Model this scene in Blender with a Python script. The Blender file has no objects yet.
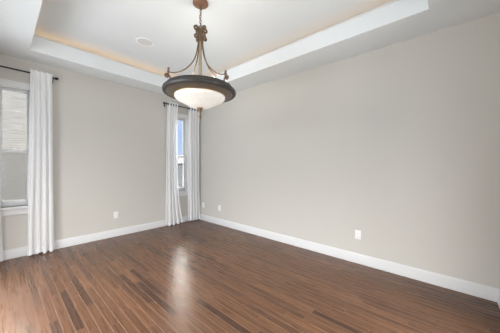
import bpy, bmesh, math, random
from mathutils import Vector, Matrix
random.seed(7)
sc = bpy.context.scene
COL = sc.collection
PI = math.pi

# ------------------------------------------------------------------ camera
CAM = Vector((-3.1197, -4.3953, 1.2822))
YAW, PITCH, ROLL, FPX = 0.8464, -0.0058, 0.0056, 220.42
fw = Vector((math.sin(YAW)*math.cos(PITCH), math.cos(YAW)*math.cos(PITCH), math.sin(PITCH)))
r0 = Vector((math.cos(YAW), -math.sin(YAW), 0))
u0 = r0.cross(fw)
rt = r0*math.cos(ROLL) + u0*math.sin(ROLL)
up = -r0*math.sin(ROLL) + u0*math.cos(ROLL)
cd = bpy.data.cameras.new('camera')
cd.sensor_width = 36.0
cd.lens = FPX*36.0/500.0
cd.clip_start = 0.02
cam = bpy.data.objects.new('camera', cd)
M = Matrix((rt, up, -fw)).transposed().to_4x4()
M.translation = CAM
cam.matrix_world = M
COL.objects.link(cam)
sc.camera = cam

# ------------------------------------------------------------------ world
W = bpy.data.worlds.new('sky'); sc.world = W
W.use_nodes = True
nt = W.node_tree; nt.nodes.clear()
tc = nt.nodes.new('ShaderNodeTexCoord')
sep = nt.nodes.new('ShaderNodeSeparateXYZ'); nt.links.new(tc.outputs['Generated'], sep.inputs[0])
mr = nt.nodes.new('ShaderNodeMapRange'); mr.inputs['From Min'].default_value = -0.05; mr.inputs['From Max'].default_value = 0.9
nt.links.new(sep.outputs['Z'], mr.inputs['Value'])
cr = nt.nodes.new('ShaderNodeValToRGB')
e = cr.color_ramp.elements
e[0].position = 0.0; e[0].color = (0.62, 0.74, 0.90, 1)
e[1].position = 0.46; e[1].color = (1.0, 0.96, 0.90, 1)
m_ = e.new(0.20); m_.color = (0.46, 0.62, 0.95, 1)
nt.links.new(mr.outputs[0], cr.inputs[0])
nz = nt.nodes.new('ShaderNodeTexNoise'); nz.inputs['Scale'].default_value = 5.0; nz.inputs['Detail'].default_value = 5
nt.links.new(tc.outputs['Generated'], nz.inputs['Vector'])
cr2 = nt.nodes.new('ShaderNodeValToRGB'); cr2.color_ramp.elements[0].position = 0.48; cr2.color_ramp.elements[1].position = 0.66
nt.links.new(nz.outputs['Fac'], cr2.inputs[0])
mx = nt.nodes.new('ShaderNodeMix'); mx.data_type = 'RGBA'
nt.links.new(cr2.outputs[0], mx.inputs['Factor']); nt.links.new(cr.outputs[0], mx.inputs['A']); mx.inputs['B'].default_value = (0.92, 0.94, 0.97, 1)
bg = nt.nodes.new('ShaderNodeBackground')
# thin bright cloud overhead, clear and dimmer toward the horizon
ms = nt.nodes.new('ShaderNodeMapRange'); ms.interpolation_type = 'SMOOTHSTEP'
ms.inputs['From Min'].default_value = 0.22; ms.inputs['From Max'].default_value = 0.50
ms.inputs['To Min'].default_value = 0.0; ms.inputs['To Max'].default_value = 7.0
nt.links.new(sep.outputs['Z'], ms.inputs['Value']); # bright sky lobe added beyond the window wall, drives floor glare and curtain glow
dt = nt.nodes.new('ShaderNodeVectorMath'); dt.operation = 'DOT_PRODUCT'
dt.inputs[1].default_value = Vector((0.33, 0.76, 0.50)).normalized()
nt.links.new(tc.outputs['Generated'], dt.inputs[0])
my = nt.nodes.new('ShaderNodeMapRange'); my.interpolation_type = 'SMOOTHSTEP'
my.inputs['From Min'].default_value = 0.86; my.inputs['From Max'].default_value = 0.97
my.inputs['To Min'].default_value = 1.0; my.inputs['To Max'].default_value = 10.0
nt.links.new(dt.outputs['Value'], my.inputs['Value'])
sb = nt.nodes.new('ShaderNodeMath'); sb.operation = 'MULTIPLY'
nt.links.new(ms.outputs[0], sb.inputs[0]); nt.links.new(my.outputs[0], sb.inputs[1])
ad = nt.nodes.new('ShaderNodeMath'); ad.operation = 'ADD'; ad.inputs[1].default_value = 0.95
nt.links.new(sb.outputs[0], ad.inputs[0]); nt.links.new(ad.outputs[0], bg.inputs['Strength'])
nt.links.new(mx.outputs['Result'], bg.inputs['Color'])
wo = nt.nodes.new('ShaderNodeOutputWorld'); nt.links.new(bg.outputs[0], wo.inputs[0])

# ------------------------------------------------------------------ large lights, exposure
def area(name, loc, rot, sx, sy, power, color):
    l = bpy.data.lights.new(name, 'AREA'); l.shape = 'RECTANGLE'; l.size = sx; l.size_y = sy
    l.energy = power; l.color = color
    o = bpy.data.objects.new(name, l); o.location = loc; o.rotation_euler = rot; COL.objects.link(o)
    return o
# added fill light standing in for daylight through an assumed left wall opening
area('fill_side_opening', (-4.9, -1.85, 1.35), (0, -PI/2+0.05, 0), 2.3, 2.6, 106, (0.96, 0.985, 1.0))
# added warm fill from behind the camera, through a made-up wall opening
area('fill_near_opening', (-1.70, -6.3, 1.40), (PI/2, 0, 0.32), 1.0, 2.2, 47, (1.0, 0.965, 0.90))
# cove light runs, lying on the hidden ledge behind the lip of the tray
WARM = (1.0, 0.62, 0.34)
area('cove_light_back', (-1.68, -0.27, 2.875), (PI, 0, 0), 2.5, 0.03, 1.2, WARM)
area('cove_light_right', (-0.37, -2.35, 2.875), (PI, 0, 0), 0.03, 3.9, 1.1, WARM)
area('cove_light_left', (-2.99, -2.35, 2.875), (PI, 0, 0), 0.03, 3.9, 1.1, WARM)
sc.view_settings.view_transform = 'Standard'
sc.view_settings.look = 'None'
sc.view_settings.exposure = 0.15
sc.view_settings.gamma = 1.0
sc.view_settings.use_curve_mapping = False
try:
    sc.cycles.use_denoising = True
    sc.cycles.max_bounces = 12
    sc.cycles.diffuse_bounces = 6
    sc.cycles.transparent_max_bounces = 16
    sc.cycles.sample_clamp_indirect = 8
except Exception:
    pass

# ------------------------------------------------------------------ materials
def mat(name, color, rough=0.5, metal=0.0, noise=0.0, nscale=8.0, bump=0.0, bscale=60.0, spec=0.5):
    m = bpy.data.materials.new(name); m.use_nodes = True
    n = m.node_tree.nodes; L = m.node_tree.links
    b = n['Principled BSDF']
    b.inputs['Roughness'].default_value = rough; b.inputs['Metallic'].default_value = metal
    b.inputs['Specular IOR Level'].default_value = spec
    b.inputs['Base Color'].default_value = (*color, 1)
    t = n.new('ShaderNodeTexCoord')
    if noise:
        z = n.new('ShaderNodeTexNoise'); z.inputs['Scale'].default_value = nscale; z.inputs['Detail'].default_value = 4
        L.new(t.outputs['Object'], z.inputs['Vector'])
        x = n.new('ShaderNodeMix'); x.data_type = 'RGBA'
        x.inputs['A'].default_value = (*[c*(1-noise) for c in color], 1)
        x.inputs['B'].default_value = (*[min(1, c*(1+noise)) for c in color], 1)
        L.new(z.outputs['Fac'], x.inputs['Factor']); L.new(x.outputs['Result'], b.inputs['Base Color'])
    if bump:
        z2 = n.new('ShaderNodeTexNoise'); z2.inputs['Scale'].default_value = bscale; z2.inputs['Detail'].default_value = 3
        L.new(t.outputs['Object'], z2.inputs['Vector'])
        bp = n.new('ShaderNodeBump'); bp.inputs['Strength'].default_value = bump; bp.inputs['Distance'].default_value = 0.004
        L.new(z2.outputs['Fac'], bp.inputs['Height']); L.new(bp.outputs[0], b.inputs['Normal'])
    return m

M_wall = mat('greige_wall_paint', (0.556, 0.540, 0.504), 0.75, noise=0.015, nscale=2, bump=0.06, bscale=140, spec=0.3)
M_ceil = mat('white_ceiling_paint', (0.765, 0.80, 0.82), 0.85, noise=0.01, bump=0.05, bscale=160, spec=0.2)
M_trim = mat('white_trim_paint', (0.70, 0.71, 0.72), 0.35, noise=0.01)
M_ring = mat('speaker_ring_white', (0.93, 0.93, 0.92), 0.4, noise=0.01)
M_plate = mat('white_plastic', (0.85, 0.85, 0.84), 0.35, noise=0.01)
M_slot = mat('dark_slot', (0.05, 0.05, 0.05), 0.6, noise=0.05)
M_black = mat('black_metal', (0.018, 0.018, 0.02), 0.4, 0.7, noise=0.1, nscale=40)
M_bronze = mat('aged_bronze', (0.19, 0.130, 0.082), 0.40, 0.6, noise=0.35, nscale=30, bump=0.15, bscale=90)
M_dark = mat('dark_bronze_pan', (0.060, 0.058, 0.056), 0.5, 0.4, noise=0.35, nscale=22, bump=0.12, bscale=80)
M_under = mat('spill_lit_bronze_underside', (0.16, 0.125, 0.09), 0.42, 0.35, noise=0.2, nscale=25)  # lighter bronze: warm spill from the glass painted into the colour
M_canopy = mat('rust_bronze', (0.28, 0.155, 0.10), 0.45, 0.4, noise=0.35, nscale=25)
M_gold = mat('antique_gold', (0.45, 0.30, 0.12), 0.35, 0.8, noise=0.25, nscale=40)
M_pipe = mat('gilded_pipe', (0.42, 0.33, 0.235), 0.4, 0.4, noise=0.2, nscale=40)

def floor_mat():
    m = bpy.data.materials.new('hardwood_planks'); m.use_nodes = True
    n = m.node_tree.nodes; L = m.node_tree.links
    b = n['Principled BSDF']
    g = n.new('ShaderNodeNewGeometry')
    s = n.new('ShaderNodeSeparateXYZ'); L.new(g.outputs['Position'], s.inputs[0])
    def mth(op, a, c=None, v=None):
        k = n.new('ShaderNodeMath'); k.operation = op
        L.new(a, k.inputs[0])
        if c is not None: L.new(c, k.inputs[1])
        if v is not None: k.inputs[1].default_value = v
        return k.outputs[0]
    PW, PL = 0.064, 0.78
    xs = mth('DIVIDE', mth('ADD', s.outputs['X'], v=3.06 + PW*40), v=PW)
    row = mth('FLOOR', xs); fx = mth('FRACT', xs)
    wn = n.new('ShaderNodeTexWhiteNoise'); wn.noise_dimensions = '1D'; L.new(row, wn.inputs['W'])
    off = mth('MULTIPLY', wn.outputs['Value'], v=7.3)
    ys = mth('ADD', mth('DIVIDE', s.outputs['Y'], v=PL), off)
    # uneven board lengths
    cell = mth('FLOOR', ys); fy = mth('FRACT', ys)
    cb = n.new('ShaderNodeCombineXYZ'); L.new(row, cb.inputs[0]); L.new(cell, cb.inputs[1])
    wc = n.new('ShaderNodeTexWhiteNoise'); wc.noise_dimensions = '2D'; L.new(cb.outputs[0], wc.inputs['Vector'])
    ramp = n.new('ShaderNodeValToRGB'); el = ramp.color_ramp.elements
    el[0].position = 0.0; el[0].color = (0.070, 0.036, 0.0235, 1)
    el[1].position = 1.0; el[1].color = (0.176, 0.085, 0.045, 1)
    for p_, c_ in ((0.12, (0.108, 0.0535, 0.0325, 1)), (0.3, (0.126, 0.061, 0.034, 1)), (0.8, (0.142, 0.069, 0.038, 1))):
        q = el.new(p_); q.color = c_
    L.new(wc.outputs['Value'], ramp.inputs[0])
    # grain
    gx = n.new('ShaderNodeCombineXYZ')
    L.new(mth('ADD', mth('MULTIPLY', s.outputs['X'], v=60.0), mth('MULTIPLY', wc.outputs['Value'], v=90.0)), gx.inputs[0])
    L.new(mth('MULTIPLY', s.outputs['Y'], v=2.2), gx.inputs[1])
    gn = n.new('ShaderNodeTexNoise'); gn.inputs['Scale'].default_value = 1.0; gn.inputs['Detail'].default_value = 6; gn.inputs['Distortion'].default_value = 0.6
    L.new(gx.outputs[0], gn.inputs['Vector'])
    gr = n.new('ShaderNodeMapRange'); gr.inputs['From Min'].default_value = 0.3; gr.inputs['From Max'].default_value = 0.7
    gr.inputs['To Min'].default_value = 0.60; gr.inputs['To Max'].default_value = 0.88
    L.new(gn.outputs['Fac'], gr.inputs['Value'])
    vm = n.new('ShaderNodeVectorMath'); vm.operation = 'SCALE'
    L.new(ramp.outputs[0], vm.inputs[0]); L.new(gr.outputs[0], vm.inputs['Scale'])
    # joints, bevel highlight painted in as a lighter brown
    ex = mth('MINIMUM', fx, mth('SUBTRACT', mth('MULTIPLY', fx, v=-1.0), v=-1.0))
    ey = mth('MINIMUM', fy, mth('SUBTRACT', mth('MULTIPLY', fy, v=-1.0), v=-1.0))
    jx = mth('LESS_THAN', ex, v=0.038); jy = mth('LESS_THAN', ey, v=0.0022)
    j = mth('MAXIMUM', jx, jy)
    mx = n.new('ShaderNodeMix'); mx.data_type = 'RGBA'
    L.new(mth('MULTIPLY', j, v=0.9), mx.inputs['Factor']); L.new(vm.outputs[0], mx.inputs['A']); mx.inputs['B'].default_value = (0.185, 0.118, 0.086, 1)
    L.new(mx.outputs['Result'], b.inputs['Base Color'])
    rr = n.new('ShaderNodeMapRange'); rr.inputs['To Min'].default_value = 0.235; rr.inputs['To Max'].default_value = 0.32
    L.new(gn.outputs['Fac'], rr.inputs['Value']); rj = n.new('ShaderNodeMix'); rj.data_type = 'FLOAT'; rj.inputs['B'].default_value = 0.75
    L.new(j, rj.inputs['Factor']); L.new(rr.outputs[0], rj.inputs['A']); L.new(rj.outputs['Result'], b.inputs['Roughness'])
    b.inputs['IOR'].default_value = 1.38; b.inputs['Specular Tint'].default_value = (1.0, 0.84, 0.68, 1)
    hx = n.new('ShaderNodeMapRange'); hx.inputs['From Max'].default_value = 0.05; L.new(ex, hx.inputs['Value'])
    bp = n.new('ShaderNodeBump'); bp.inputs['Strength'].default_value = 0.35; bp.inputs['Distance'].default_value = 0.002
    L.new(hx.outputs[0], bp.inputs['Height']); L.new(bp.outputs[0], b.inputs['Normal'])
    return m
M_floor = floor_mat()

def sheer_mat():
    m = bpy.data.materials.new('sheer_white_voile'); m.use_nodes = True
    n = m.node_tree.nodes; L = m.node_tree.links; n.clear()
    t = n.new('ShaderNodeTexCoord')
    z = n.new('ShaderNodeTexNoise'); z.inputs['Scale'].default_value = 500; L.new(t.outputs['Object'], z.inputs['Vector'])
    cr = n.new('ShaderNodeValToRGB'); cr.color_ramp.elements[0].color = (0.92, 0.93, 0.95, 1); cr.color_ramp.elements[1].color = (0.98, 0.98, 0.985, 1)
    L.new(z.outputs['Fac'], cr.inputs[0])
    d = n.new('ShaderNodeBsdfDiffuse'); tl = n.new('ShaderNodeBsdfTranslucent'); tr = n.new('ShaderNodeBsdfTransparent')
    L.new(cr.outputs[0], d.inputs[0]); L.new(cr.outputs[0], tl.inputs[0])
    a = n.new('ShaderNodeMixShader'); a.inputs[0].default_value = 0.33
    L.new(d.outputs[0], a.inputs[1]); L.new(tl.outputs[0], a.inputs[2])
    c = n.new('ShaderNodeMixShader'); c.inputs[0].default_value = 0.11
    L.new(a.outputs[0], c.inputs[1]); L.new(tr.outputs[0], c.inputs[2])
    o = n.new('ShaderNodeOutputMaterial'); L.new(c.outputs[0], o.inputs[0])
    return m
M_sheer = sheer_mat()

def glass_mat():
    m = bpy.data.materials.new('window_glass'); m.use_nodes = True
    n = m.node_tree.nodes; L = m.node_tree.links; n.clear()
    tr = n.new('ShaderNodeBsdfTransparent'); tr.inputs[0].default_value = (0.97, 0.985, 0.98, 1)
    gl = n.new('ShaderNodeBsdfGlossy'); gl.inputs['Roughness'].default_value = 0.02
    f = n.new('ShaderNodeFresnel'); f.inputs['IOR'].default_value = 1.45
    c = n.new('ShaderNodeMixShader'); L.new(f.outputs[0], c.inputs[0]); L.new(tr.outputs[0], c.inputs[1]); L.new(gl.outputs[0], c.inputs[2])
    o = n.new('ShaderNodeOutputMaterial'); L.new(c.outputs[0], o.inputs[0])
    return m
M_glass = glass_mat()
def screen_mat():
    m = bpy.data.materials.new('insect_mesh'); m.use_nodes = True
    n = m.node_tree.nodes; L = m.node_tree.links; n.clear()
    tr = n.new('ShaderNodeBsdfTransparent')
    d = n.new('ShaderNodeBsdfDiffuse'); d.inputs[0].default_value = (0.10, 0.10, 0.105, 1)
    c = n.new('ShaderNodeMixShader'); c.inputs[0].default_value = 0.20
    L.new(tr.outputs[0], c.inputs[1]); L.new(d.outputs[0], c.inputs[2])
    o = n.new('ShaderNodeOutputMaterial'); L.new(c.outputs[0], o.inputs[0])
    return m
M_screen = screen_mat()

def shade_mat():
    m = bpy.data.materials.new('lit_alabaster_glass'); m.use_nodes = True
    n = m.node_tree.nodes; L = m.node_tree.links
    b = n['Principled BSDF']
    t = n.new('ShaderNodeTexCoord'); z = n.new('ShaderNodeTexNoise'); z.inputs['Scale'].default_value = 7; z.inputs['Detail'].default_value = 5
    z.inputs['Distortion'].default_value = 1.2
    L.new(t.outputs['Object'], z.inputs['Vector'])
    cr = n.new('ShaderNodeValToRGB'); cr.color_ramp.elements[0].color = (0.84, 0.77, 0.66, 1); cr.color_ramp.elements[1].color = (1, 0.985, 0.96, 1)
    cr.color_ramp.elements[0].position = 0.3; cr.color_ramp.elements[1].position = 0.65
    L.new(z.outputs['Fac'], cr.inputs[0])
    L.new(cr.outputs[0], b.inputs['Emission Color'])
    b.inputs['Emission Strength'].default_value = 0.36
    b.inputs['Roughness'].default_value = 0.25
    b.inputs['Base Color'].default_value = (0.66, 0.64, 0.60, 1)
    return m
M_shade = shade_mat()

def siding_mat():
    m = bpy.data.materials.new('weathered_lap_siding'); m.use_nodes = True
    n = m.node_tree.nodes; L = m.node_tree.links
    b = n['Principled BSDF']; b.inputs['Roughness'].default_value = 0.8
    t = n.new('ShaderNodeTexCoord'); mp = n.new('ShaderNodeMapping'); mp.inputs['Scale'].default_value = (1.6, 1, 26)
    L.new(t.outputs['Object'], mp.inputs['Vector'])
    z = n.new('ShaderNodeTexNoise'); z.inputs['Scale'].default_value = 2.0; z.inputs['Detail'].default_value = 6
    L.new(mp.outputs[0], z.inputs['Vector'])
    cr = n.new('ShaderNodeValToRGB'); cr.color_ramp.elements[0].position = 0.36; cr.color_ramp.elements[1].position = 0.64
    cr.color_ramp.elements[0].color = (0.125, 0.119, 0.114, 1); cr.color_ramp.elements[1].color = (0.21, 0.206, 0.204, 1)
    L.new(z.outputs['Fac'], cr.inputs[0]); L.new(cr.outputs[0], b.inputs['Base Color'])
    return m
M_siding = siding_mat()
M_fence = mat('grey_fence_boards', (0.17, 0.185, 0.21), 0.8, noise=0.15, nscale=6)
M_roof = mat('dark_roof_shingles', (0.05, 0.055, 0.065), 0.8, noise=0.25, nscale=12)
M_stucco = mat('grey_stucco', (0.30, 0.31, 0.33), 0.85, noise=0.1, nscale=6)
M_ground = mat('gravel_ground', (0.13, 0.125, 0.11), 0.9, noise=0.3, nscale=14, bump=0.4, bscale=50)

# ------------------------------------------------------------------ mesh helpers
class MB:
    def __init__(s): s.bm = bmesh.new()
    def box(s, x0, x1, y0, y1, z0, z1, bev=0.0):
        t = bmesh.new(); r = bmesh.ops.create_cube(t, size=1)
        for v in t.verts:
            v.co = Vector(((x0+x1)/2 + v.co.x*(x1-x0), (y0+y1)/2 + v.co.y*(y1-y0), (z0+z1)/2 + v.co.z*(z1-z0)))
        if bev: bmesh.ops.bevel(t, geom=t.edges[:], offset=bev, segments=2, affect='EDGES', profile=0.7)
        s._merge(t); return s
    def _merge(s, t, M=None):
        t.normal_update()
        vm = {}
        for v in t.verts: vm[v] = s.bm.verts.new(M @ v.co if M else v.co)
        for f in t.faces:
            try:
                nf = s.bm.faces.new([vm[v] for v in f.verts]); nf.smooth = f.smooth
            except ValueError: pass
        t.free()
    def lathe(s, prof, c=(0, 0, 0), seg=48, close=False, M=None):
        c = Vector(c); rings = []
        for r, z in prof:
            if r < 1e-6:
                p = c + Vector((0, 0, z)); rings.append([s.bm.verts.new(M @ p if M else p)])
            else:
                ring = []
                for k in range(seg):
                    p = c + Vector((r*math.cos(2*PI*k/seg), r*math.sin(2*PI*k/seg), z))
                    ring.append(s.bm.verts.new(M @ p if M else p))
                rings.append(ring)
        pairs = list(zip(rings, rings[1:]))
        if close: pairs.append((rings[-1], rings[0]))
        for a, b in pairs:
            for k in range(seg):
                k2 = (k+1) % seg
                if len(a) == 1 and len(b) == 1: continue
                if len(a) == 1: vs = [a[0], b[k2], b[k]]
                elif len(b) == 1: vs = [a[k], a[k2], b[0]]
                else: vs = [a[k], a[k2], b[k2], b[k]]
                f = s.bm.faces.new(vs); f.smooth = True
        return s
    def tube(s, pts, rad, seg=10, caps=True):
        pts = [Vector(p) for p in pts]; n = len(pts)
        rads = rad if isinstance(rad, (list, tuple)) else [rad]*n
        t0 = (pts[1]-pts[0]).normalized()
        a = t0.orthogonal().normalized(); rings = []
        for i, p in enumerate(pts):
            if i == 0: t = t0
            elif i == n-1: t = (pts[-1]-pts[-2]).normalized()
            else: t = ((pts[i+1]-p).normalized() + (p-pts[i-1]).normalized()).normalized()
            a = (a - t*a.dot(t)).normalized(); b = t.cross(a)
            rings.append([s.bm.verts.new(p + (a*math.cos(2*PI*k/seg) + b*math.sin(2*PI*k/seg))*rads[i]) for k in range(seg)])
        for A, B in zip(rings, rings[1:]):
            for k in range(seg):
                f = s.bm.faces.new([A[k], A[(k+1) % seg], B[(k+1) % seg], B[k]]); f.smooth = True
        if caps:
            s.bm.faces.new(rings[0][::-1]); s.bm.faces.new(rings[-1])
        return s
    def torus(s, c, R, r, M=None, seg=20, rs=8, sy=1.0):
        c = Vector(c); rings = []
        M = M or Matrix.Identity(3)
        for i in range(seg):
            a = 2*PI*i/seg; ring = []
            for k in range(rs):
                b = 2*PI*k/rs
                p = Vector(((R + r*math.cos(b))*math.cos(a), (R*sy + r*math.cos(b))*math.sin(a), r*math.sin(b)))
                ring.append(s.bm.verts.new(c + M @ p))
            rings.append(ring)
        for i in range(seg):
            A, B = rings[i], rings[(i+1) % seg]
            for k in range(rs):
                f = s.bm.faces.new([A[k], B[k], B[(k+1) % rs], A[(k+1) % rs]]); f.smooth = True
        return s
    def build(s, name, m, parent=None, origin=None):
        bmesh.ops.recalc_face_normals(s.bm, faces=s.bm.faces[:])
        me = bpy.data.meshes.new(name)
        if origin is not None:
            for v in s.bm.verts: v.co -= Vector(origin)
        s.bm.to_mesh(me); s.bm.free()
        me.materials.append(m)
        me.set_sharp_from_angle(angle=math.radians(38))
        o = bpy.data.objects.new(name, me); COL.objects.link(o)
        if origin is not None: o.location = origin
        if parent: o.parent = parent
        return o

def tag(o, label=None, cat=None, group=None, kind=None):
    if label: o['label'] = label
    if cat: o['category'] = cat
    if group: o['group'] = group
    if kind: o['kind'] = kind
    return o
def empty(name, loc, rz=0.0):
    o = bpy.data.objects.new(name, None); o.location = loc; o.rotation_euler = (0, 0, rz); o.empty_display_size = 0.1
    COL.objects.link(o); return o
def struct(mb, name, m, label, cat, parent=None):
    o = mb.build(name, m, parent)
    if parent is None: tag(o, label, cat, kind='structure')
    return o

# ------------------------------------------------------------------ room shell
H, HT = 2.74, 3.05                    # soffit and tray heights
XL, YF = -3.46, -4.79                 # left wall, front wall (behind the camera)
T = 0.16
WC = (-2.99, -0.465)                  # window centres
WW, WZ0, WZ1 = 0.155, 0.70, 2.335     # half width, opening bottom and top

struct(MB().box(XL-T, T, YF-T, T, -0.12, 0.0), 'floor', M_floor, 'brown hardwood strip floor running toward the window wall', 'floor')
M_bounce_floor = mat('bounce_floor_grey', (0.105, 0.122, 0.135), 0.95, noise=0.15, nscale=60, bump=0.4, bscale=300)  # unseen floor, grey chosen to cool the light bounced onto the soffit
struct(MB().box(-6.2, XL-T-0.001, -7.2, T, -0.12, 0.0).box(XL-T-0.001, T, -7.2, YF-T-0.001, -0.12, 0.0), 'floor', M_bounce_floor, 'unseen floor added beyond the wall openings to neutralise bounced light', 'floor')

mb = MB()
xs = [XL-T, WC[0]-WW, WC[0]+WW, WC[1]-WW, WC[1]+WW, T]
for i, (a, b) in enumerate(zip(xs, xs[1:])):
    if i % 2 == 0: mb.box(a, b, 0, T, 0, 3.2)
    else: mb.box(a, b, 0, T, 0, WZ0); mb.box(a, b, 0, T, WZ1, 3.2)
struct(mb, 'wall_back', M_wall, 'greige wall holding the two narrow windows', 'wall')
struct(MB().box(0, T, YF-T, 0, 0, 3.2), 'wall_right', M_wall, 'long plain greige wall with two outlets and no window', 'wall')
struct(MB().box(XL-T, -2.55, YF-T, YF, 0, 3.2).box(-0.85, T, YF-T, YF, 0, 3.2).box(-2.55, -0.85, YF-T, YF, 2.45, 3.2), 'wall_front', M_wall, 'greige wall with an added wide opening at the near end of the room', 'wall')  # opening added for the fill light behind the camera
OY0, OY1, OZ = -3.45, -0.75, 2.45     # unseen opening, added to let the side fill light in
mb = MB().box(XL-T, XL, YF, OY0, 0, 3.2).box(XL-T, XL, OY1, 0, 0, 3.2).box(XL-T, XL, OY0, OY1, OZ, 3.2)
struct(mb, 'wall_left', M_wall, 'greige wall on the left with an added wide opening', 'wall')

# ceiling: soffit ring, tray lip, hidden cove ledge and raised tray
TX0, TX1, TY0, TY1 = -2.873, -0.488, -4.27, -0.410
LIP = 2.935; LT = 0.022; CV = 0.38; LZ = 2.86
mb = MB()
def ring(mb, a, b, z0, z1):           # rectangular ring between outer rect a and inner rect b
    ax0, ax1, ay0, ay1 = a; bx0, bx1, by0, by1 = b
    mb.box(ax0, bx0, ay0, ay1, z0, z1); mb.box(bx1, ax1, ay0, ay1, z0, z1)
    mb.box(bx0, bx1, ay0, by0, z0, z1); mb.box(bx0, bx1, by1, ay1, z0, z1)
TR = (TX0, TX1, TY0, TY1)
grow = lambda r, d: (r[0]-d, r[1]+d, r[2]-d, r[3]+d)
ring(mb, (XL, 0, YF, 0), TR, H, LZ)
ring(mb, grow(TR, LT), TR, LZ, LIP)
ring(mb, (XL, 0, YF, 0), grow(TR, CV), LZ, HT)
mb.box(XL, 0, YF, 0, HT, HT+0.12)
struct(mb, 'ceiling', M_ceil, 'white tray ceiling with dropped border and warm lit cove', 'ceiling')
mb = MB(); ring(mb, grow(TR, LT+0.004), grow(TR, -0.010), LIP, LIP+0.014)
struct(mb, 'trim_1', M_trim, 'thin white bead along the top of the tray lip', 'trim')

# baseboards with a stepped top
def base(name, x0, x1, y0, y1, d, label):
    mb = MB()
    mb.box(x0, x1, y0, y1, 0, 0.116, 0.002)
    t = 0.006
    X0, X1, Y0, Y1 = x0, x1, y0, y1
    if d == '-y': Y0 += t
    if d == '-x': X0 += t
    if d == '+x': X1 -= t
    if d == '+y': Y1 -= t
    mb.box(X0, X1, Y0, Y1, 0.116, 0.127, 0.002)
    struct(mb, name, M_trim, label, 'baseboard')
BT = 0.016
base('baseboard_back', XL, 0, -BT, 0, '-y', 'white baseboard under the two windows')
base('baseboard_right', -BT, 0, YF, -BT, '-x', 'white baseboard along the plain right wall')
base('baseboard_front', -0.85, -BT, YF, YF+BT, '+y', 'white baseboard at the near end of the room')
base('baseboard_left', XL, XL+BT, OY1, -BT, '+x', 'white baseboard on the left wall by the window')

# ------------------------------------------------------------------ windows (double hung)
def window(idx, cx, label):
    w = empty('window_%d' % idx, (cx, 0, WZ0)); tag(w, label, 'window', kind='structure')
    O = Vector((cx, 0, WZ0))
    def put(mb, name, m): 
        for v in mb.bm.verts: v.co -= O
        o = mb.build(name, m, w); return o
    a, b = cx-WW, cx+WW
    cw = 0.075
    mb = MB()
    mb.box(a-cw, a, -0.018, 0, WZ0-0.02, WZ1, 0.003).box(b, b+cw, -0.018, 0, WZ0-0.02, WZ1, 0.003)
    mb.box(a-cw, b+cw, -0.020, 0, WZ1, WZ1+0.072, 0.003)
    put(mb, 'casing', M_trim)
    put(MB().box(a-cw-0.02, b+cw+0.02, -0.045, 0.07, WZ0-0.028, WZ0, 0.004), 'sill', M_trim)
    put(MB().box(a-cw, b+cw, -0.016, 0, WZ0-0.115, WZ0-0.028, 0.003), 'apron', M_trim)
    mb = MB()
    mb.box(a, a+0.014, 0.0, T, WZ0, WZ1).box(b-0.014, b, 0.0, T, WZ0, WZ1).box(a, b, 0.0, T, WZ1-0.014, WZ1).box(a, b, 0.07, T, WZ0, WZ0+0.02)
    put(mb, 'jamb', M_trim)
    MZ = 1.465; s = 0.026
    def sash(z0, z1, y0, y1, top, bot, name):
        mb = MB(); A, B = a+0.0142, b-0.0142
        mb.box(A, A+s, y0, y1, z0, z1, 0.002).box(B-s, B, y0, y1, z0, z1, 0.002)
        mb.box(A+s, B-s, y0, y1, z0, z0+bot, 0.002).box(A+s, B-s, y0, y1, z1-top, z1, 0.002)
        put(mb, name, M_trim)
        ym = (y0+y1)/2
        put(MB().box(A+s, B-s, ym-0.002, ym+0.002, z0+bot, z1-top), 'pane', M_glass)
    sash(MZ-0.018, WZ1-0.0142, 0.100, 0.130, 0.034, 0.036, 'upper_sash')
    sash(WZ0+0.0202, MZ+0.018, 0.066, 0.096, 0.036, 0.055, 'lower_sash')
    put(MB().box(a+0.03, b-0.03, 0.142, 0.1435, WZ0+0.02, MZ), 'insect_screen', M_screen)
    put(MB().box(cx-0.022, cx+0.022, 0.075, 0.094, MZ+0.018, MZ+0.030, 0.003), 'sash_lock', M_trim)
window(1, WC[0], 'narrow white double hung window facing pale siding, far from the corner')
window(2, WC[1], 'narrow white double hung window next to the room corner, showing sky')

# ------------------------------------------------------------------ curtain rods
RY, RZ = -0.085, 2.545
def rod(x0, x1, label, brackets):
    t = empty('curtain_rod', ((x0+x1)/2, RY, RZ)); O = Vector(t.location)
    tag(t, label, 'curtain rod', 'curtain rods')
    def put(mb, n, m):
        for v in mb.bm.verts: v.co -= O
        return mb.build(n, m, t)
    put(MB().tube([(x0, RY, RZ), (x1, RY, RZ)], 0.0095, 14), 'rod', M_black)
    for s, x in ((-1, x0), (1, x1)):
        Mx = Matrix.Translation((x, RY, RZ)) @ Matrix.Rotation(s*PI/2, 4, 'Y')
        put(MB().lathe([(0, -0.002), (0.012, -0.002), (0.012, 0.006), (0.0155, 0.010), (0.0175, 0.014), (0.0175, 0.040), (0.014, 0.046), (0, 0.046)], seg=20, M=Mx), 'finial', M_black)
    for x in brackets:
        mb = MB()
        mb.tube([(x, -0.004, RZ-0.028), (x, RY+0.01, RZ-0.028), (x, RY-0.004, RZ-0.022), (x, RY-0.013, RZ-0.008)], 0.005, 8)
        mb.box(x-0.011, x+0.011, -0.0045, -0.0005, RZ-0.06, RZ+0.005, 0.001)
        mb.torus((x, RY, RZ), 0.0125, 0.004, Matrix.Rotation(PI/2, 3, 'Y'), 16, 8)
        put(mb, 'bracket', M_black)
rod(-3.43, -2.600, 'long black curtain rod with cylindrical ends above the window showing siding', (-3.415, -2.612))
rod(-0.880, -0.062, 'black curtain rod behind the pendant lamp above the corner window', (-0.862, -0.08))

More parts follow.
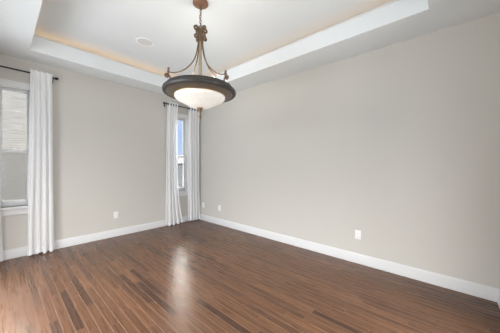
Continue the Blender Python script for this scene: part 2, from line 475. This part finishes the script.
# ------------------------------------------------------------------ curtains
def curtain(name, label, xt, xb, folds, amp, seed, weave, flare=1.6, group='sheer white curtain panels', z0=0.012, ysh=0.0, gaps=()):
    """Pleated sheer: xt/xb top and bottom x extents; weave = grommet heading wound round the rod."""
    rnd = random.Random(seed)
    z1 = RZ + (0.045 if weave else 0.042)
    nx = folds*(28 if weave else 16)
    vs_ = [0.0035*i for i in range(12)] + [0.042 + (1-0.042)*(i/40) for i in range(41)]
    nz = len(vs_)-1
    ph = [rnd.uniform(-0.5, 0.5) for _ in range(8)]
    bm = bmesh.new(); G = []
    cx = (xt[0]+xt[1])/2
    O = Vector((cx, RY, 0))
    def pt(u, v):
        z = z1 + (z0-z1)*v
        w = v**flare
        a = xt[0]*(1-w) + xb[0]*w; b = xt[1]*(1-w) + xb[1]*w
        # fold phase drifts a little down the drop
        uu = u + 0.018*math.sin(2*PI*(1.5*u+ph[0]) + 2.2*v)*v + 0.008*math.sin(9*v+5*u+ph[1])*v
        th = 2*PI*folds*uu
        x = a + (b-a)*u + 0.010*math.sin(2*th+ph[2])*min(1, 3*v)
        A = amp*(0.75+0.45*v + 0.25*math.sin(3*u*PI+ph[3]*6))
        if weave:
            y = RY - 0.018*max(0, 1-v*6) - (0.034 + (A-0.034)*min(1, v*6))*math.cos(th)
        else:
            k = min(1.0, v*10)
            y = RY - 0.0125 - 0.004 - (0.012*(1-k) + A*k)*(0.5-0.5*math.cos(th)) + k*A*0.5 
            z += 0.008*math.cos(th)*(1-k)
        y += 0.006*math.sin(4*u*PI + 3*v + ph[4])*v + ysh*v
        y = min(y, -0.028)
        # ragged puddle of the hem
        z += (0.010*math.sin(7*u*PI+ph[5]*5) + 0.006*math.sin(17*u*PI+ph[6]*5) + 0.010)*max(0, v-0.9)*10
        return Vector((x, y, z))
    for j in range(nz+1):
        G.append([bm.verts.new(pt(i/nx, vs_[j])-O) for i in range(nx+1)])
    eyes = [pt(((k//2) + (0.338 if k % 2 == 0 else 0.662))/folds, 0.045/(z1-z0))-O for k in range(2*folds)] if weave else []
    for j in range(nz):
        for i in range(nx):
            mid = (G[j][i].co + G[j+1][i+1].co)/2
            if any((mid-e_).length < 0.0215 for e_ in eyes): continue      # eyelet holes for the rod
            f = bm.faces.new([G[j][i], G[j][i+1], G[j+1][i+1], G[j+1][i]]); f.smooth = True
    me = bpy.data.meshes.new(name); bm.to_mesh(me); bm.free(); me.materials.append(M_sheer)
    o = bpy.data.objects.new(name, me); o.location = O; COL.objects.link(o)
    tag(o, label, 'curtain', group)
    # doubled hem and heading tapes as their own parts
    for nm, va, vb in (('heading', 0.0, 0.035 if not weave else 0.008), ('hem', 0.962, 1.0)):
        bm = bmesh.new(); R = []
        for vv in (va, (va+vb)/2, vb):
            R.append([bm.verts.new(pt(i/nx, vv)-O+Vector((0, -0.002, 0))) for i in range(nx+1)])
        for A_, B_ in zip(R, R[1:]):
            for i in range(nx):
                f = bm.faces.new([A_[i], A_[i+1], B_[i+1], B_[i]]); f.smooth = True
        me = bpy.data.meshes.new(nm); bm.to_mesh(me); bm.free(); me.materials.append(M_sheer)
        h = bpy.data.objects.new(nm, me); h.parent = o; COL.objects.link(h)
    if weave:
        for k in range(2*folds):
            u = ((k//2) + (0.338 if k % 2 == 0 else 0.662))/folds
            v = 0.045/(z1-z0)
            p = pt(u, v); q = pt(u+0.004, v)
            d = (q-p); d.z = 0; d.normalize()
            nrm = Vector((-d.y, d.x, 0))
            Mx = Matrix((d, Vector((0, 0, 1)), nrm)).transposed()
            MB().torus(p-O, 0.0205, 0.0045, Mx, 20, 8).build('grommet', M_black, o)
    return o
curtain('sheer_curtain', 'sheer white curtain panel right of the window showing siding, beside the bare wall', (-2.850, -2.622), (-2.885, -2.592), 4, 0.036, 3, False)
curtain('sheer_curtain', 'sheer white curtain cut off by the left edge of the photo', (-3.385, -3.135), (-3.395, -3.105), 4, 0.036, 5, False)
curtain('sheer_curtain', 'sheer white curtain panel left of the corner window, flaring at its hem', (-0.855, -0.625), (-0.885, -0.480), 4, 0.026, 11, True, flare=4.0)
curtain('sheer_curtain', 'sheer white curtain panel hanging in the room corner, right of the corner window', (-0.365, -0.075), (-0.345, -0.040), 4, 0.026, 17, True)

# ------------------------------------------------------------------ wall plates
def outlet(loc, rz, label):
    t = empty('wall_outlet', loc, rz); tag(t, label, 'outlet', 'white wall outlets')
    # local: plate faces -y
    MB().box(-0.036, 0.036, -0.0065, -0.0002, -0.0585, 0.0585, 0.002).build('cover_plate', M_plate, t)
    for s in (-1, 1):
        z = s*0.0205
        r = MB().box(-0.0165, 0.0165, -0.0092, -0.0064, z-0.0145, z+0.0145, 0.0025).build('receptacle', M_plate, t)
        mb = MB().box(-0.0078, -0.0058, -0.0096, -0.0091, z-0.002, z+0.0075).box(0.0058, 0.0078, -0.0096, -0.0091, z-0.001, z+0.0075)
        mb.box(-0.002, 0.002, -0.0096, -0.0091, z-0.010, z-0.006)
        mb.build('slot', M_slot, r)
    Mx = Matrix.Translation((0, -0.0064, 0)) @ Matrix.Rotation(PI/2, 4, 'X')
    MB().lathe([(0, 0.0012), (0.002, 0.001), (0.003, 0), ], seg=12, M=Mx).build('screw', M_plate, t)
outlet((-1.758, 0, 0.380), 0, 'white outlet low on the window wall between the two windows')
outlet((0, -0.764, 0.357), PI/2*-1, 'white outlet on the right wall, second from the room corner')
outlet((0, -3.543, 0.374), PI/2*-1, 'white outlet low in the middle of the long right wall, nearest the camera')
def blank(loc, rz, label):
    t = empty('wall_plate', loc, rz); tag(t, label, 'wall plate')
    MB().box(-0.036, 0.036, -0.0065, -0.0002, -0.0585, 0.0585, 0.002).build('cover_plate', M_plate, t)
    Mx = Matrix.Translation((0, -0.0064, 0)) @ Matrix.Rotation(PI/2, 4, 'X')
    MB().lathe([(0.0, 0.008), (0.0035, 0.008), (0.0045, 0.004), (0.006, 0.002), (0.006, 0)], seg=12, M=Mx).build('socket', M_gold, t)
blank((0, -0.198, 0.352), -PI/2, 'small white wall plate on the right wall closest to the room corner')

# ------------------------------------------------------------------ ceiling speaker
SP = Vector((-1.742, -1.141, HT))
t = empty('ceiling_speaker', SP); tag(t, 'round white speaker set flush in the raised ceiling', 'speaker')
MB().lathe([(0.098, -0.0005), (0.098, -0.004), (0.104, -0.009), (0.113, -0.009), (0.120, -0.004), (0.121, -0.0005)], seg=56).build('ring', M_ring, t)
M_grille = mat('speaker_grille', (0.70, 0.70, 0.70), 0.7, noise=0.12, nscale=400)
MB().lathe([(0, -0.005), (0.06, -0.0048), (0.098, -0.0035), (0.098, -0.0008), (0, -0.0008)], seg=56).build('grille', M_grille, t)

# ------------------------------------------------------------------ pendant
PX, PY = -1.679, -2.389
P = empty('pendant_light', (PX, PY, 1.765))
tag(P, 'bronze bowl pendant lamp with glowing glass hanging on a chain from the tray ceiling', 'pendant light')
Oz = 1.765
def zz(prof): return [(r, z-Oz) for r, z in prof]
MB().lathe(zz([(0, 3.049), (0.078, 3.049), (0.082, 3.040), (0.082, 3.030), (0.070, 3.020), (0.048, 3.013), (0.022, 3.009), (0.014, 3.002), (0, 3.0)]), seg=40).build('canopy', M_canopy, P)
# chain
mb = MB(); z = 3.000-Oz; k = 0
while z > 2.800-Oz:
    Mx = Matrix.Rotation(PI/2, 3, 'X')
    Mx = Matrix.Rotation(PI/2*(k % 2)+0.4, 3, 'Z') @ Mx
    mb.torus((0.003*math.sin(k*1.3), 0, z-0.018), 0.0105, 0.0036, Mx, 16, 6, sy=1.9)
    z -= 0.0285; k += 1
mb.build('chain', M_bronze, P)
# loop, hub, stem
mb = MB().torus((0, 0, 2.785-Oz), 0.013, 0.0035, Matrix.Rotation(PI/2, 3, 'X') , 18, 8)
mb.lathe(zz([(0, 2.776), (0.012, 2.774), (0.016, 2.764), (0.012, 2.752), (0.024, 2.742), (0.024, 2.730), (0.016, 2.716), (0.018, 2.690), (0.026, 2.672), (0.026, 2.655), (0.018, 2.640), (0.015, 2.62), (0, 2.62)]), seg=24)
mb.build('hub', M_bronze, P)
MB().lathe(zz([(0, 2.625), (0.016, 2.622), (0.016, 2.56), (0.019, 2.55), (0.016, 2.54), (0.019, 2.30), (0.021, 2.15), (0.032, 2.135), (0.032, 2.115), (0.018, 2.10), (0.012, 1.91), (0, 1.91)]), seg=24).build('stem', M_pipe, P)
# pan: stepped dark ring around the glass
pan = MB().lathe(zz([(0.340, 2.050), (0.362, 2.050), (0.380, 2.052), (0.387, 2.060), (0.388, 2.078), (0.384, 2.088),
                     (0.366, 2.091), (0.360, 2.096), (0.358, 2.112), (0.353, 2.121), (0.340, 2.123), (0.325, 2.112), (0.310, 2.090), (0.340, 2.056)]), seg=80, close=True).build('pan', M_dark, P)
MB().torus((0, 0, 2.0935-Oz), 0.364, 0.0042, None, 80, 8).build('bead', M_bronze, pan)
MB().lathe(zz([(0.270, 2.029), (0.300, 2.036), (0.325, 2.042), (0.345, 2.046), (0.352, 2.0495), (0.335, 2.058), (0.300, 2.050), (0.270, 2.040)]), seg=80, close=True).build('underside', M_under, P)
# glass bowl: ogee profile with real thickness
outer = [(0.268, 2.036), (0.268, 2.020), (0.267, 2.008), (0.260, 1.997), (0.245, 1.985), (0.218, 1.973), (0.190, 1.960), (0.160, 1.944), (0.130, 1.927), (0.098, 1.913), (0.060, 1.904), (0.015, 1.901)]
inner = [(max(r-0.006, 0.013), z+0.007) for r, z in outer][::-1]
shade = MB().lathe(zz(outer+inner), seg=80, close=True).build('glass_bowl', M_shade, P)
MB().torus((0, 0, 2.028-Oz), 0.271, 0.004, None, 80, 8).build('rim_band', M_gold, shade)
# finial
MB().lathe(zz([(0, 1.896), (0.020, 1.896), (0.019, 1.893), (0.020, 1.885), (0.023, 1.877), (0.017, 1.866), (0.011, 1.845), (0.010, 1.824), (0.013, 1.812), (0.012, 1.800), (0.006, 1.790), (0.006, 1.782), (0.003, 1.770), (0, 1.766)]), seg=28).build('finial', M_bronze, P)
MB().lathe(zz([(0, 1.913), (0.034, 1.912), (0.039, 1.907), (0.037, 1.900), (0.026, 1.894), (0, 1.894)]), seg=28).build('finial_cap', M_gold, P)
# four arms with scrolled hub ends and plate-end scrolls
def bez(pts, n=10):
    """Catmull-Rom through pts."""
    out = []; Q = [pts[0]] + list(pts) + [pts[-1]]
    for i in range(1, len(Q)-2):
        p0, p1, p2, p3 = [Vector(q) for q in Q[i-1:i+3]]
        for k in range(n):
            t = k/n
            out.append(0.5*((2*p1) + (p2-p0)*t + (2*p0-5*p1+4*p2-p3)*t*t + (3*p1-p0-3*p2+p3)*t**3))
    out.append(Vector(pts[-1])); return out
def spiral(cx, cz, r0_, a0, turns, shrink, n=22):
    return [(cx + r0_*(1-shrink*i/n)*math.cos(a0+turns*2*PI*i/n), 0, cz + r0_*(1-shrink*i/n)*math.sin(a0+turns*2*PI*i/n)) for i in range(n+1)]
yaw_r = math.atan2(-math.sin(YAW), math.cos(YAW))          # direction of image-right in plan
for ang in (180+40, 360-31, 140, 32):
    th = yaw_r + math.radians(ang)
    Rz = Matrix.Rotation(th, 4, 'Z')
    mb = MB()
    main = bez([(0.020, 0, 2.735), (0.024, 0, 2.66), (0.029, 0, 2.58), (0.050, 0, 2.47), (0.090, 0, 2.375), (0.150, 0, 2.300), (0.215, 0, 2.244), (0.275, 0, 2.212), (0.325, 0, 2.202), (0.345, 0, 2.203)], 8)
    mb.tube(main, 0.0068, 8)
    # upper scroll at the hub
    s1 = [(0.020, 0, 2.70), (0.022, 0, 2.735)] + spiral(0.050, 2.752, 0.029, PI*0.95, -1.15, 0.75)
    mb.tube(s1, [0.0115]*len(s1), 8)
    s2 = [(0.024, 0, 2.60), (0.026, 0, 2.640)] + spiral(0.050, 2.664, 0.024, PI*0.95, -1.15, 0.75)
    mb.tube(s2, [0.0100]*len(s2), 8)
    for v in mb.bm.verts: v.co = Rz @ (v.co - Vector((0, 0, Oz)))
    arm = mb.build('arm', M_bronze, P)
    # post and scroll standing on the pan
    mb = MB()
    mb.tube(bez([(0.327, 0, 2.115), (0.328, 0, 2.150), (0.345, 0, 2.172), (0.360, 0, 2.180)], 6) + [Vector(q) for q in spiral(0.361, 2.162, 0.019, PI/2-0.2, -1.25, 0.6)], 0.0075, 8)
    for v in mb.bm.verts: v.co = Rz @ (v.co - Vector((0, 0, Oz)))
    mb.build('scroll', M_bronze, arm)
    mb = MB().lathe([(0, 2.160), (0.013, 2.160), (0.015, 2.172), (0.010, 2.182), (0.014, 2.195), (0.014, 2.212), (0.007, 2.220), (0.013, 2.231), (0.009, 2.243), (0, 2.250)], c=(0.345, 0, 0), seg=14)
    for v in mb.bm.verts: v.co = Rz @ (v.co - Vector((0, 0, Oz)))
    mb.build('post', M_bronze, arm)
# bulbs standing inside the bowl, each a small lamp
M_bulb = bpy.data.materials.new('warm_bulb'); M_bulb.use_nodes = True
_b = M_bulb.node_tree.nodes['Principled BSDF']; _b.inputs['Emission Color'].default_value = (1, 0.8, 0.55, 1); _b.inputs['Emission Strength'].default_value = 3.0
for k in range(3):
    a = 2*PI*k/3+0.5
    MB().lathe(zz([(0, 1.985), (0.013, 1.987), (0.013, 2.010), (0.022, 2.030), (0.024, 2.045), (0.016, 2.063), (0, 2.070)]), c=(0.10*math.cos(a), 0.10*math.sin(a), 0), seg=16).build('bulb', M_bulb, P)
pl = bpy.data.lights.new('pendant_lamp', 'POINT'); pl.energy = 15; pl.color = (1.0, 0.93, 0.84); pl.shadow_soft_size = 0.06
po = bpy.data.objects.new('pendant_lamp', pl); po.location = (PX+0.045, PY, 2.09); COL.objects.link(po)

# ------------------------------------------------------------------ outside
struct(MB().box(-30, 60, T+0.02, 80, -0.6, -0.35), 'ground', M_ground, 'bare ground outside the windows', 'ground')
NY = 3.6
nh = empty('neighbor_house', (-5.5, NY, -0.35)); tag(nh, 'pale neighbouring house wall of weathered siding seen through the left window', 'house')
mb = MB()
for k in range(41):                   # overlapping lap courses
    z = -0.35 + k*0.090
    t_ = bmesh.new()
    vs = [t_.verts.new(v) for v in ((-12, NY-0.010, z), (-0.6, NY-0.010, z), (-0.6, NY-0.006, z+0.092), (-12, NY-0.006, z+0.092), (-12, NY+0.01, z), (-0.6, NY+0.01, z), (-0.6, NY+0.01, z+0.092), (-12, NY+0.01, z+0.092))]
    for f in ((0, 1, 2, 3), (4, 7, 6, 5), (0, 4, 5, 1), (3, 2, 6, 7), (1, 5, 6, 2), (0, 3, 7, 4)): t_.faces.new([vs[i] for i in f])
    mb._merge(t_)
mb.box(-12, -0.6, NY+0.011, NY+6, -0.35, 3.35)
for v in mb.bm.verts: v.co -= Vector((-5.5, NY, -0.35))
mb.build('siding', M_siding, nh)
mb = MB()
t_ = bmesh.new()
vs = [t_.verts.new(v) for v in ((-12.3, NY-0.05, 3.32), (-0.3, NY-0.05, 3.32), (-0.3, NY+3, 4.4), (-12.3, NY+3, 4.4), (-0.3, NY+6.35, 3.30), (-12.3, NY+6.35, 3.30))]
for f in ((0, 1, 2, 3), (3, 2, 4, 5), (0, 5, 4, 1), (0, 3, 5), (1, 4, 2)): t_.faces.new([vs[i] for i in f])
mb._merge(t_)
for v in mb.bm.verts: v.co -= Vector((-5.5, NY, -0.35))
mb.build('roof', M_roof, nh)

FY = 7.0
fe = empty('garden_fence', (6.5, FY, -0.35)); tag(fe, 'grey board fence below the skyline, seen through the corner window', 'fence')
mb = MB()
for k in range(70): mb.box(-3.4+k*0.145, -3.4+k*0.145+0.14, -0.012, 0.012, 0.04, 1.50)
mb.build('board_panel', M_fence, fe)
MB().box(-3.45, 6.8, -0.03, 0.03, 1.50, 1.54).build('cap_rail', M_fence, fe)
dh = empty('distant_house', (24, 30, -0.35)); tag(dh, 'far dark roofed house above the fence, seen through the corner window', 'house')
MB().box(-9, 9, -3, 3, 0, 1.9).build('wall', M_stucco, dh)
mb = MB(); t_ = bmesh.new()
vs = [t_.verts.new(v) for v in ((-9.5, -3.5, 1.85), (9.5, -3.5, 1.85), (8, 0, 3.3), (-8, 0, 3.3), (9.5, 3.5, 1.85), (-9.5, 3.5, 1.85))]
for f in ((0, 1, 2, 3), (3, 2, 4, 5), (0, 5, 4, 1), (0, 3, 5), (1, 4, 2)): t_.faces.new([vs[i] for i in f])
mb._merge(t_)
mb.build('roof', M_roof, dh)
